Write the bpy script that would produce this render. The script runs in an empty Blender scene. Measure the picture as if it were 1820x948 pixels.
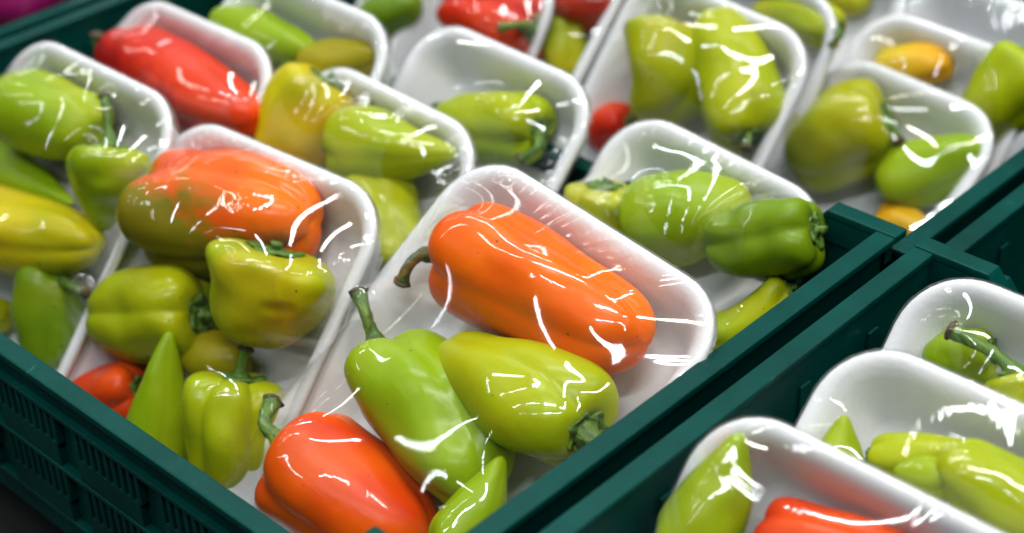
import bpy, bmesh, math, random
import numpy as np
from mathutils import Vector, Matrix
from mathutils.bvhtree import BVHTree

random.seed(7)
RNG = np.random.default_rng(7)
scene = bpy.context.scene
COL = scene.collection

# ------------------------------------------------------------------ camera
CAM_H = 0.4016
cam_data = bpy.data.cameras.new('camera')
cam = bpy.data.objects.new('camera', cam_data)
COL.objects.link(cam)
right = Vector((0.73084871, 0.68203388, -0.02626671))
down = Vector((0.35939874, -0.41726793, -0.83469756))
fwd = Vector((-0.58025227, 0.60059742, -0.55008185))
mw = Matrix((right, -down, -fwd)).transposed().to_4x4()
mw.translation = Vector((0, 0, CAM_H))
cam.matrix_world = mw
cam_data.sensor_width = 36.0
cam_data.lens = 36.0 * 2985.23 / 1820.0
cam_data.clip_start = 0.02
cam_data.clip_end = 60
cam_data.dof.use_dof = True
cam_data.dof.focus_distance = 0.70
cam_data.dof.aperture_fstop = 4.9
cam_data.dof.aperture_blades = 7
scene.camera = cam

# ------------------------------------------------------------------ world and lamps (indoor, fluorescent tubes overhead)
world = bpy.data.worlds.new('World')
scene.world = world
world.use_nodes = True
bg = world.node_tree.nodes['Background']
bg.inputs[0].default_value = (0.80, 0.90, 1.0, 1)
bg.inputs[1].default_value = 0.015

def tube(x, y, z, length, width, ang, power, color):
    d = bpy.data.lights.new('ceiling_tube', 'AREA')
    d.shape = 'RECTANGLE'
    d.size = length
    d.size_y = width
    d.energy = power
    d.color = color
    o = bpy.data.objects.new('ceiling_tube', d)
    COL.objects.link(o)
    o.location = (x, y, z)
    o.rotation_euler = (0, 0, ang)
    return o

COOL = (0.90, 0.97, 1.0)
WARM = (1.0, 0.94, 0.86)
A0 = math.radians(45)
LAMPS = []                       # across, ahead, height, turn, length, width, power, colour
for i, s in enumerate((-3.7, -2.0, -0.3, 1.3)):
    for j, (t, off) in enumerate(((-0.7, 0.0), (0.45, 0.55), (1.7, 0.0), (3.0, -0.1))):
        power = (4.5, 6.5, 21.0, 12.0)[i] * (0.95, 1.15, 1.0, 0.6)[j]
        width = max(0.030, power * 0.0042)
        LAMPS.append((s + off, t, 2.2, 0, 1.2, width, power, WARM if (i + j) % 3 == 0 else COOL))
for s, t, length in ((-1.6, 4.6, 4.5), (-1.8, 6.8, 4.5), (-2.4, 10.0, 6.0)):
    LAMPS.append((s, t, 2.2, 0, length, 0.06, 5.0 * length, COOL))

for (s, t, z, ang, length, width, p, c) in LAMPS:
    # s along the camera's right, t along its forward direction on the floor plan
    x = 0.731 * s - 0.69 * t
    y = 0.682 * s + 0.72 * t
    tube(x, y, z, length, width, A0 + math.radians(ang), p, c)

vs = scene.view_settings
vs.view_transform = 'Standard'
vs.look = 'None'
vs.gamma = 1
vs.exposure = 0.34
vs.use_curve_mapping = False
cy = scene.cycles
cy.use_denoising = True
cy.max_bounces = 10
cy.transparent_max_bounces = 12
cy.diffuse_bounces = 3
cy.glossy_bounces = 3
cy.caustics_reflective = False
cy.caustics_refractive = False
cy.sample_clamp_indirect = 4.0

# ------------------------------------------------------------------ helpers
def mesh_obj(name, verts, faces, mat, parent=None, smooth=True):
    me = bpy.data.meshes.new(name)
    me.from_pydata([tuple(v) for v in verts], [], faces)
    me.update()
    if smooth:
        me.polygons.foreach_set('use_smooth', [True] * len(me.polygons))
    if mat:
        me.materials.append(mat)
    o = bpy.data.objects.new(name, me)
    COL.objects.link(o)
    if parent:
        o.parent = parent
    return o

def grid_obj(name, rings, centre, mat, parent, haze=None):
    """rings: array (k, n, 3), closed round n, capped at the centre of the first ring"""
    k, n, _ = rings.shape
    co = np.vstack([rings.reshape(-1, 3), np.array([centre])]).astype(np.float32)
    i = np.arange(n); j = (i + 1) % n
    q = []
    for r in range(k - 1):
        a, b = r * n, (r + 1) * n
        q.append(np.stack([a + i, b + i, b + j, a + j], 1))
    quads = np.vstack(q)
    tris = np.stack([np.full(n, k * n), i, j], 1)
    loops = np.concatenate([quads.ravel(), tris.ravel()]).astype(np.int32)
    starts = np.concatenate([np.arange(len(quads)) * 4, len(quads) * 4 + np.arange(n) * 3]).astype(np.int32)
    me = bpy.data.meshes.new(name)
    me.vertices.add(len(co)); me.vertices.foreach_set('co', co.ravel())
    me.loops.add(len(loops)); me.loops.foreach_set('vertex_index', loops)
    me.polygons.add(len(starts)); me.polygons.foreach_set('loop_start', starts)
    me.update(calc_edges=True)
    me.polygons.foreach_set('use_smooth', np.ones(len(starts), dtype=bool))
    if haze is not None:
        at = me.attributes.new('haze', 'FLOAT', 'POINT')
        at.data.foreach_set('value', np.concatenate([haze.ravel(), [0.0]]).astype(np.float32))
    me.materials.append(mat)
    o = bpy.data.objects.new(name, me)
    COL.objects.link(o)
    o.parent = parent
    return o

class VNoise:
    """smooth 2-D value noise, about -1 to 1"""
    def __init__(self, rng):
        self.g = rng.uniform(-1, 1, (256, 256))
    def __call__(self, x, y):
        i = np.floor(x).astype(int); j = np.floor(y).astype(int)
        fx = x - i; fy = y - j
        fx = fx * fx * fx * (fx * (fx * 6 - 15) + 10); fy = fy * fy * fy * (fy * (fy * 6 - 15) + 10)
        i0, i1, j0, j1 = i % 256, (i + 1) % 256, j % 256, (j + 1) % 256
        g = self.g
        return g[i0, j0] * (1 - fx) * (1 - fy) + g[i1, j0] * fx * (1 - fy) + g[i0, j1] * (1 - fx) * fy + g[i1, j1] * fx * fy

def sstep(a, b, x):
    t = np.clip((x - a) / (b - a), 0, 1)
    return t * t * (3 - 2 * t)

def bm_obj(name, bm, mat, parent=None, smooth=False):
    me = bpy.data.meshes.new(name)
    bm.to_mesh(me)
    bm.free()
    if smooth:
        me.polygons.foreach_set('use_smooth', [True] * len(me.polygons))
    me.materials.append(mat)
    o = bpy.data.objects.new(name, me)
    COL.objects.link(o)
    if parent:
        o.parent = parent
    return o

def tag(o, label=None, cat=None, group=None, kind=None):
    if label: o['label'] = label
    if cat: o['category'] = cat
    if group: o['group'] = group
    if kind: o['kind'] = kind
    return o

def empty(name, mat4):
    o = bpy.data.objects.new(name, None)
    o.empty_display_size = 0.02
    COL.objects.link(o)
    o.matrix_world = mat4
    return o

def add_box(bm, lo, hi, bev=0.0):
    r = bmesh.ops.create_cube(bm, size=1.0)
    vs_ = r['verts']
    for v in vs_:
        v.co = Vector([lo[i] + (v.co[i] + 0.5) * (hi[i] - lo[i]) for i in range(3)])
    if bev > 0:
        es = list({e for v in vs_ for e in v.link_edges})
        bmesh.ops.bevel(bm, geom=es, offset=bev, segments=2, affect='EDGES', profile=0.6)

# ------------------------------------------------------------------ materials
class N:
    """small node-tree writer"""
    def __init__(self, name):
        self.m = bpy.data.materials.new(name)
        self.m.use_nodes = True
        self.t = self.m.node_tree
        self.t.nodes.clear()
        self.out = self.t.nodes.new('ShaderNodeOutputMaterial')
    def n(self, typ, **kw):
        nd = self.t.nodes.new(typ)
        for k, v in kw.items():
            if k in nd.inputs.keys():
                self.set(nd, k, v)
            else:
                setattr(nd, k, v)
        return nd
    def set(self, nd, k, v):
        s = nd.inputs[k]
        if hasattr(v, 'is_linked') or hasattr(v, 'links'):
            self.t.links.new(v, s)
        else:
            s.default_value = v
    def l(self, a, b):
        self.t.links.new(a, b)
    def ramp(self, fac, stops):
        r = self.n('ShaderNodeValToRGB')
        self.l(fac, r.inputs['Fac'])
        cr = r.color_ramp
        while len(cr.elements) < len(stops):
            cr.elements.new(0.5)
        for e, (p, c) in zip(cr.elements, stops):
            e.position = p
            e.color = c if len(c) == 4 else (*c, 1)
        return r.outputs['Color']
    def mix(self, fac, a, b, blend='MIX'):
        m = self.n('ShaderNodeMix', data_type='RGBA', blend_type=blend)
        for s, v in ((m.inputs[0], fac), (m.inputs[6], a), (m.inputs[7], b)):
            if hasattr(v, 'links'):
                self.l(v, s)
            else:
                s.default_value = v if not isinstance(v, tuple) or len(v) == 4 else (*v, 1)
        return m.outputs[2]
    def math(self, op, a, b=0.0, clamp=False):
        m = self.n('ShaderNodeMath', operation=op, use_clamp=clamp)
        for s, v in ((m.inputs[0], a), (m.inputs[1], b)):
            if hasattr(v, 'links'):
                self.l(v, s)
            else:
                s.default_value = v
        return m.outputs[0]
    def noise(self, vec, scale, detail=3.0, rough=0.5, dist=0.0):
        t = self.n('ShaderNodeTexNoise', Scale=scale, Detail=detail, Roughness=rough, Distortion=dist)
        self.l(vec, t.inputs['Vector'])
        return t.outputs['Fac']
    def mapping(self, vec, scale=(1, 1, 1), loc=(0, 0, 0), rot=(0, 0, 0)):
        mp = self.n('ShaderNodeMapping')
        self.l(vec, mp.inputs['Vector'])
        mp.inputs['Scale'].default_value = scale
        mp.inputs['Location'].default_value = loc
        mp.inputs['Rotation'].default_value = rot
        return mp.outputs[0]
    def bump(self, height, strength, dist, normal=None):
        b = self.n('ShaderNodeBump', Strength=strength, Distance=dist)
        self.l(height, b.inputs['Height'])
        if normal is not None:
            self.l(normal, b.inputs['Normal'])
        return b.outputs[0]

def obj_coords(w):
    """object coordinates shifted by a random amount for each object"""
    tc = w.n('ShaderNodeTexCoord')
    oi = w.n('ShaderNodeObjectInfo')
    m = w.n('ShaderNodeVectorMath', operation='SCALE')
    cmb = w.n('ShaderNodeCombineXYZ')
    for i in range(3):
        w.l(oi.outputs['Random'], cmb.inputs[i])
    w.l(cmb.outputs[0], m.inputs[0])
    m.inputs['Scale'].default_value = 3.7
    a = w.n('ShaderNodeVectorMath', operation='ADD')
    w.l(tc.outputs['Object'], a.inputs[0])
    w.l(m.outputs[0], a.inputs[1])
    return tc.outputs['Object'], a.outputs[0]

def pepper_material(name, c1, c2, c3, amount=0.5):
    w = N('pepper_skin_' + name)
    raw, vec = obj_coords(w)
    big = w.noise(vec, 16, 2.5, 0.55, 0.6)
    f1 = w.ramp(big, [(0.34, (0, 0, 0)), (0.66, (1, 1, 1))])
    col = w.mix(f1, c1, c2)
    bl = w.noise(vec, 9, 2.0, 0.5, 0.8)
    if amount < 0:                                       # half ripe: one side still green
        amount = 0.5
        sp_ = w.n('ShaderNodeSeparateXYZ')
        w.l(raw, sp_.inputs[0])
        bl = w.math('ADD', w.math('MULTIPLY', w.noise(vec, 24, 4.0, 0.6, 1.0), 1.1), w.math('ADD', w.math('MULTIPLY', sp_.outputs[0], -13.0), w.math('MULTIPLY', sp_.outputs[2], -4.0)))
        bl = w.math('ADD', bl, 0.16)
    f2 = w.ramp(bl, [(0.62 - 0.28 * amount, (0, 0, 0)), (0.80 - 0.2 * amount, (1, 1, 1))])
    col = w.mix(f2, col, c3)
    # streaks running from stem to tip
    mp = w.mapping(vec, scale=(95, 95, 12))
    st = w.noise(mp, 1.0, 4.0, 0.6)
    col = w.mix(w.math('MULTIPLY', st, 0.8), col, w.mix(1.0, col, (1.35, 1.35, 1.2), 'MULTIPLY'), 'MIX')
    # fine pores and a few dark specks
    vo = w.n('ShaderNodeTexVoronoi', Scale=240.0)
    w.l(vec, vo.inputs['Vector'])
    rnd = w.n('ShaderNodeSeparateColor')
    w.l(vo.outputs['Color'], rnd.inputs[0])
    pick = w.math('GREATER_THAN', rnd.outputs[0], 0.72)
    dot = w.math('LESS_THAN', vo.outputs['Distance'], w.math('MULTIPLY', rnd.outputs[1], 0.20))
    clus = w.ramp(w.noise(vec, 35, 1.0), [(0.5, (0, 0, 0)), (0.58, (1, 1, 1))])
    speck = w.math('MULTIPLY', w.math('MULTIPLY', pick, dot), clus)
    col = w.mix(w.math('MULTIPLY', speck, 0.85), col, (0.03, 0.03, 0.01))
    scar = w.ramp(w.noise(vec, 75, 4.0, 0.7, 1.2), [(0.66, (0, 0, 0)), (0.74, (1, 1, 1))])
    col = w.mix(w.math('MULTIPLY', scar, 0.30), col, (0.30, 0.20, 0.05))
    hgt = w.math('ADD', w.noise(vec, 42, 2.0, 0.5), w.math('MULTIPLY', st, 0.22))
    b2 = w.bump(hgt, 0.55, 0.0024)
    p = w.n('ShaderNodeBsdfPrincipled')
    w.l(col, p.inputs['Base Color'])
    w.l(w.ramp(big, [(0.3, (0.20, 0.20, 0.20)), (0.7, (0.42, 0.42, 0.42))]), p.inputs['Roughness'])
    w.l(b2, p.inputs['Normal'])
    p.inputs['IOR'].default_value = 1.45
    p.inputs['Specular IOR Level'].default_value = 0.30
    w.l(p.outputs[0], w.out.inputs['Surface'])
    return w.m

SKIN = {
    'orange': ((0.774, 0.133, 0.0027), (0.702, 0.086, 0.0027), (0.774, 0.206, 0.0054), 0.35),
    'redorange': ((0.720, 0.082, 0.0018), (0.558, 0.034, 0.0023), (0.774, 0.181, 0.0027), 0.65),
    'red': ((0.558, 0.026, 0.0054), (0.450, 0.015, 0.0054), (0.702, 0.077, 0.0045), 0.5),
    'darkred': ((0.198, 0.007, 0.0054), (0.270, 0.010, 0.0054), (0.360, 0.026, 0.0045), 0.3),
    'green': ((0.180, 0.305, 0.003), (0.240, 0.340, 0.004), (0.30, 0.350, 0.005), 0.5),
    'lime': ((0.310, 0.362, 0.004), (0.355, 0.360, 0.004), (0.25, 0.340, 0.004), 0.5),
    'ygreen': ((0.325, 0.345, 0.004), (0.270, 0.325, 0.004), (0.40, 0.34, 0.005), 0.4),
    'dgreen': ((0.090, 0.172, 0.0027), (0.135, 0.219, 0.0036), (0.198, 0.249, 0.0045), 0.4),
    'olive': ((0.243, 0.224, 0.0054), (0.306, 0.249, 0.0063), (0.378, 0.189, 0.0063), 0.4),
    'yellow': ((0.522, 0.404, 0.0072), (0.450, 0.387, 0.0072), (0.324, 0.344, 0.0063), 0.5),
    'yelloworange': ((0.50, 0.390, 0.005), (0.62, 0.29, 0.004), (0.36, 0.36, 0.005), 0.6),
    'red_half': ((0.60, 0.050, 0.003), (0.52, 0.020, 0.003), (0.26, 0.006, 0.004), -1),
    'olive_orange': ((0.774, 0.146, 0.0027), (0.666, 0.069, 0.0036), (0.171, 0.146, 0.0036), -1),
}
SKIN_MAT = {k: pepper_material(k, *v) for k, v in SKIN.items()}

def make_stem_mat(dry=False):
    w = N('pepper_stem_dry' if dry else 'pepper_stem_green')
    raw, vec = obj_coords(w)
    st = w.noise(w.mapping(vec, scale=(300, 300, 50)), 1.0, 4.0, 0.6)
    col = w.ramp(st, [(0.3, (0.045, 0.10, 0.012)), (0.55, (0.10, 0.20, 0.02)), (0.8, (0.20, 0.28, 0.04))])
    sp = w.ramp(w.noise(vec, 90, 3.0, 0.7), [(0.58, (0, 0, 0)), (0.70, (1, 1, 1))])
    col = w.mix(w.math('MULTIPLY', sp, 0.7), col, (0.06, 0.045, 0.02))
    if dry:
        col = w.mix(0.6, col, (0.03, 0.035, 0.012))
    p = w.n('ShaderNodeBsdfPrincipled', Roughness=0.45)
    w.l(col, p.inputs['Base Color'])
    w.l(w.bump(st, 0.8, 0.002), p.inputs['Normal'])
    w.l(p.outputs[0], w.out.inputs['Surface'])
    return w.m
STEM_MAT = make_stem_mat()
DRY_MAT = make_stem_mat(True)

def make_cut_mat():
    w = N('dried_stem_end')
    raw, vec = obj_coords(w)
    col = w.ramp(w.noise(vec, 250, 4.0), [(0.3, (0.02, 0.015, 0.008)), (0.7, (0.16, 0.12, 0.06))])
    p = w.n('ShaderNodeBsdfPrincipled', Roughness=0.8)
    w.l(col, p.inputs['Base Color'])
    w.l(p.outputs[0], w.out.inputs['Surface'])
    return w.m
CUT_MAT = make_cut_mat()

def make_foam():
    w = N('white_foam')
    raw, vec = obj_coords(w)
    cells = w.noise(vec, 420, 2.0)
    big = w.noise(vec, 14, 3.0)
    col = w.ramp(big, [(0.3, (0.73, 0.74, 0.765)), (0.7, (0.78, 0.79, 0.81))])
    p = w.n('ShaderNodeBsdfPrincipled', Roughness=0.45)
    w.l(col, p.inputs['Base Color'])
    nb = w.bump(big, 0.12, 0.004)
    w.l(w.bump(cells, 0.22, 0.0007, nb), p.inputs['Normal'])
    w.l(p.outputs[0], w.out.inputs['Surface'])
    return w.m
FOAM = make_foam()

def make_film(name):
    """clear stretched plastic: a thin sheet, mostly see-through, mirror-like at the surface"""
    w = N(name)
    geo = w.n('ShaderNodeNewGeometry')                   # thin sheet: the same reflectance from either side
    dt = w.n('ShaderNodeVectorMath', operation='DOT_PRODUCT')
    w.l(geo.outputs['Normal'], dt.inputs[0]); w.l(geo.outputs['Incoming'], dt.inputs[1])
    om = w.math('SUBTRACT', 1.0, w.math('ABSOLUTE', dt.outputs['Value']))
    fac = w.math('ADD', 0.045, w.math('MULTIPLY', w.math('POWER', om, 5.0), 0.8))
    gl = w.n('ShaderNodeBsdfAnisotropic', Roughness=0.04)
    gl.inputs['Color'].default_value = (1, 1, 1, 1)
    tr = w.n('ShaderNodeBsdfTransparent')
    tr.inputs['Color'].default_value = (0.985, 0.987, 0.987, 1)
    mx = w.n('ShaderNodeMixShader')
    gl2 = w.n('ShaderNodeBsdfAnisotropic', Roughness=0.30)
    gm = w.n('ShaderNodeMixShader')
    gm.inputs[0].default_value = 0.06
    w.l(gl.outputs[0], gm.inputs[1]); w.l(gl2.outputs[0], gm.inputs[2])
    at = w.n('ShaderNodeAttribute', attribute_name='haze')   # stretched, whitened plastic where the film is gathered
    df = w.n('ShaderNodeBsdfDiffuse')
    df.inputs['Color'].default_value = (0.90, 0.91, 0.93, 1)
    th = w.n('ShaderNodeMixShader')
    w.l(at.outputs['Fac'], th.inputs[0]); w.l(tr.outputs[0], th.inputs[1]); w.l(df.outputs[0], th.inputs[2])
    w.l(fac, mx.inputs[0]); w.l(th.outputs[0], mx.inputs[1]); w.l(gm.outputs[0], mx.inputs[2])
    w.l(mx.outputs[0], w.out.inputs['Surface'])
    return w.m
FILM = make_film('cling_film')

def make_plastic():
    w = N('green_crate_plastic')
    tc = w.n('ShaderNodeTexCoord')
    geo = w.n('ShaderNodeNewGeometry')
    pos = geo.outputs['Position']
    big = w.noise(pos, 22, 4.0, 0.6)
    col = w.ramp(big, [(0.3, (0.0001, 0.033, 0.027)), (0.7, (0.0001, 0.056, 0.046))])
    # rubbed pale scuffs and dust
    sc = w.noise(w.mapping(pos, scale=(150, 60, 150), rot=(0.2, 0.1, 0.6)), 1.0, 6.0, 0.75, 0.5)
    scm = w.ramp(sc, [(0.60, (0, 0, 0)), (0.74, (1, 1, 1))])
    zone = w.ramp(w.noise(pos, 35, 2.0), [(0.48, (0, 0, 0)), (0.66, (1, 1, 1))])
    col = w.mix(w.math('MULTIPLY', w.math('MULTIPLY', scm, zone), 0.75), col, (0.05, 0.20, 0.19))
    dust = w.ramp(w.noise(pos, 900, 2.0), [(0.70, (0, 0, 0)), (0.76, (1, 1, 1))])
    col = w.mix(w.math('MULTIPLY', dust, 0.15), col, (0.15, 0.28, 0.26))
    p = w.n('ShaderNodeBsdfPrincipled')
    w.l(col, p.inputs['Base Color'])
    w.l(w.ramp(w.noise(pos, 60, 5.0, 0.65), [(0.3, (0.30, 0.30, 0.30)), (0.7, (0.52, 0.52, 0.52))]), p.inputs['Roughness'])
    p.inputs['Specular IOR Level'].default_value = 0.09
    b = w.bump(w.noise(pos, 45, 4.0, 0.6), 0.25, 0.002)
    w.l(w.bump(sc, 0.12, 0.0008, b), p.inputs['Normal'])
    w.l(p.outputs[0], w.out.inputs['Surface'])
    return w.m
PLASTIC = make_plastic()

def make_table():
    w = N('dark_display_table')
    tc = w.n('ShaderNodeTexCoord')
    col = w.ramp(w.noise(tc.outputs['Object'], 12, 5.0), [(0.3, (0.002, 0.002, 0.002)), (0.7, (0.005, 0.005, 0.005))])
    p = w.n('ShaderNodeBsdfPrincipled', Roughness=0.6)
    w.l(col, p.inputs['Base Color'])
    w.l(p.outputs[0], w.out.inputs['Surface'])
    return w.m

# ------------------------------------------------------------------ the surface under the crates
bm = bmesh.new()
add_box(bm, (-2.2, -0.6, -0.22), (1.4, 2.2, -0.1745), 0.002)
tb = bm_obj('table_top', bm, make_table())
tag(tb, kind='structure')

# ------------------------------------------------------------------ crates
CL, CW = 0.486, 0.300           # length (x) and width (y) of a crate
RIM, SKIRT, DIP = 0.0098, 0.0165, 0.034
DEPTH = 0.138
RAISE, CHAM = 0.036, 0.017

def side_profile(z_off=0.0):
    """upper outline of a long side: raised corners, lowered middle"""
    return [(0, 0), (RAISE, 0), (RAISE + CHAM * 0.35, -DIP * 0.22), (RAISE + CHAM, -DIP),
            (CL - RAISE - CHAM, -DIP), (CL - RAISE - CHAM * 0.35, -DIP * 0.22), (CL - RAISE, 0), (CL, 0)]

def strip_mesh(bm, path, drop, y0, y1, bev):
    """a band following path (x,z), 'drop' tall and from y0 to y1 deep"""
    up = [(x, z) for x, z in path]
    lo = [(x, z - drop) for x, z in path]
    n = len(path)
    vs_ = []
    for y in (y0, y1):
        for x, z in up: vs_.append(bm.verts.new((x, y, z)))
        for x, z in lo: vs_.append(bm.verts.new((x, y, z)))
    A = vs_[:n]; B = vs_[n:2*n]; C = vs_[2*n:3*n]; D_ = vs_[3*n:]
    fs = []
    for i in range(n - 1):
        fs.append(bm.faces.new((A[i], B[i], B[i+1], A[i+1])))
        fs.append(bm.faces.new((C[i+1], D_[i+1], D_[i], C[i])))
        fs.append(bm.faces.new((A[i+1], C[i+1], C[i], A[i])))
        fs.append(bm.faces.new((B[i], D_[i], D_[i+1], B[i+1])))
    fs.append(bm.faces.new((A[0], C[0], D_[0], B[0])))
    fs.append(bm.faces.new((B[-1], D_[-1], C[-1], A[-1])))
    bmesh.ops.recalc_face_normals(bm, faces=fs)
    if bev:
        es = [e for e in bm.edges if len(e.link_faces) == 2 and e.calc_face_angle(0) > 0.6]
        bmesh.ops.bevel(bm, geom=es, offset=bev, segments=2, affect='EDGES', profile=0.6)

def crate(x0, y0, ztop, label, detail=True):
    root = empty('plastic_crate', Matrix.Translation((x0, y0, ztop)))
    tag(root, label, 'crate', 'green plastic crates on the display')
    P_ = PLASTIC
    for y in (0.0, CW - RIM):                                    # long sides
        bm = bmesh.new(); strip_mesh(bm, side_profile(), 0.0042, y, y + RIM, 0.0010)
        bm_obj('rim', bm, P_, root)
        bm = bmesh.new(); ys = (y + 0.0042, y + RIM - 0.0002) if y == 0 else (y + 0.0002, y + RIM - 0.0042)
        strip_mesh(bm, [(x + (0.0042 if x < 0.01 else (-0.0042 if x > CL - 0.01 else 0)), z - 0.0044) for x, z in side_profile()], SKIRT - 0.0044, ys[0], ys[1], 0.0004)
        bm_obj('skirt', bm, P_, root)
    for x in (0.0, CL - RIM):                                    # short sides
        bm = bmesh.new(); add_box(bm, (x, RIM + 0.0002, -0.0042), (x + RIM, CW - RIM - 0.0002, -0.0003), 0.0010)
        bm_obj('rim', bm, P_, root)
    wi = 0.0062                                                  # wall set back behind the rim
    zb = -DEPTH
    for y in (wi, CW - wi - 0.0028):
        bm = bmesh.new()
        pth = [(x + (wi if x < 0.01 else (-wi if x > CL - 0.01 else 0)), z - SKIRT * 0.6) for x, z in side_profile()]
        n = len(pth)
        lo = [bm.verts.new((x, y, z)) for x, z in pth]; hi = [bm.verts.new((x, y + 0.0028, z)) for x, z in pth]
        lb = [bm.verts.new((x, y, zb)) for x, z in pth]; hb = [bm.verts.new((x, y + 0.0028, zb)) for x, z in pth]
        for i in range(n - 1):
            bm.faces.new((lo[i], lb[i], lb[i+1], lo[i+1])); bm.faces.new((hi[i+1], hb[i+1], hb[i], hi[i]))
            bm.faces.new((lo[i+1], hi[i+1], hi[i], lo[i])); bm.faces.new((lb[i], hb[i], hb[i+1], lb[i+1]))
        bm_obj('wall', bm, P_, root)
    for x in (wi, CL - wi - 0.0028):
        bm = bmesh.new(); add_box(bm, (x, wi + 0.003, zb), (x + 0.0028, CW - wi - 0.003, -0.0044))
        bm_obj('wall', bm, P_, root)
    bm = bmesh.new(); add_box(bm, (wi + 0.003, wi + 0.003, zb - 0.003), (CL - wi - 0.003, CW - wi - 0.003, zb + 0.001))
    bm_obj('floor_panel', bm, P_, root)
    # inner upright ribs at the corners and along the short walls
    for x, sx in ((wi + 0.0028, 1), (CL - wi - 0.0028, -1)):
        for y in (0.055, 0.105, 0.150, 0.195, 0.245):
            bm = bmesh.new(); a, b = sorted((x, x + sx * 0.0016)); add_box(bm, (a, y - 0.0035, zb + 0.004), (b, y + 0.0035, -SKIRT), 0.0006)
            bm_obj('inner_rib', bm, P_, root)
    if not detail:
        return root
    # outside of the near wall: ledges, pilasters, comb ribs
    zs = [-DIP - SKIRT, -DIP - SKIRT - 0.0335, -DIP - SKIRT - 0.067]
    for k, z in enumerate(zs):
        bm = bmesh.new(); add_box(bm, (0.004, 0.0008 + 0.0006 * k, z - 0.0026), (CL - 0.004, wi, z), 0.0006)
        bm_obj('ledge', bm, P_, root)
    mod = 0.0615
    k = 0
    x = 0.012
    while x + mod < CL:
        for r in range(2):
            zt, zl = zs[r] - 0.0026, zs[r + 1]
            bm = bmesh.new(); add_box(bm, (x, 0.0022, zl), (x + mod - 0.0155, wi, zl + 0.0135), 0.0005)
            bm_obj('panel', bm, P_, root)
            bm = bmesh.new()
            q = x
            while q < x + mod - 0.016:
                add_box(bm, (q, 0.0022, zl + 0.0132), (q + 0.0030, wi, zt), 0.0004)
                q += 0.0056
            ribs = bm_obj('comb_rib', bm, P_, root)
            ribs['kind'] = 'stuff'
        x += mod
    for x in (0.001, CL - 0.011):
        bm = bmesh.new(); add_box(bm, (x, 0.0012, zb), (x + 0.010, 0.010, -SKIRT), 0.0015)
        bm_obj('corner_post', bm, P_, root)
    return root

AX0, AY0 = -0.311 - CL, 0.276
crate(AX0, AY0, 0.0, 'green crate in the left foreground holding the central tray of peppers')
crate(-0.3015, AY0, 0.0, 'green crate in the right foreground across the narrow gap')
crate(AX0, 0.5795, -0.0155, 'green crate behind the left foreground crate, full of pepper trays', False)
crate(-0.3015, 0.5795, -0.0125, 'dark empty green crate at the right edge behind the right foreground crate', False)
crate(AX0 - CL - 0.006, AY0, 0.0, 'green crate with magenta radishes at the top left', False)

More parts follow.
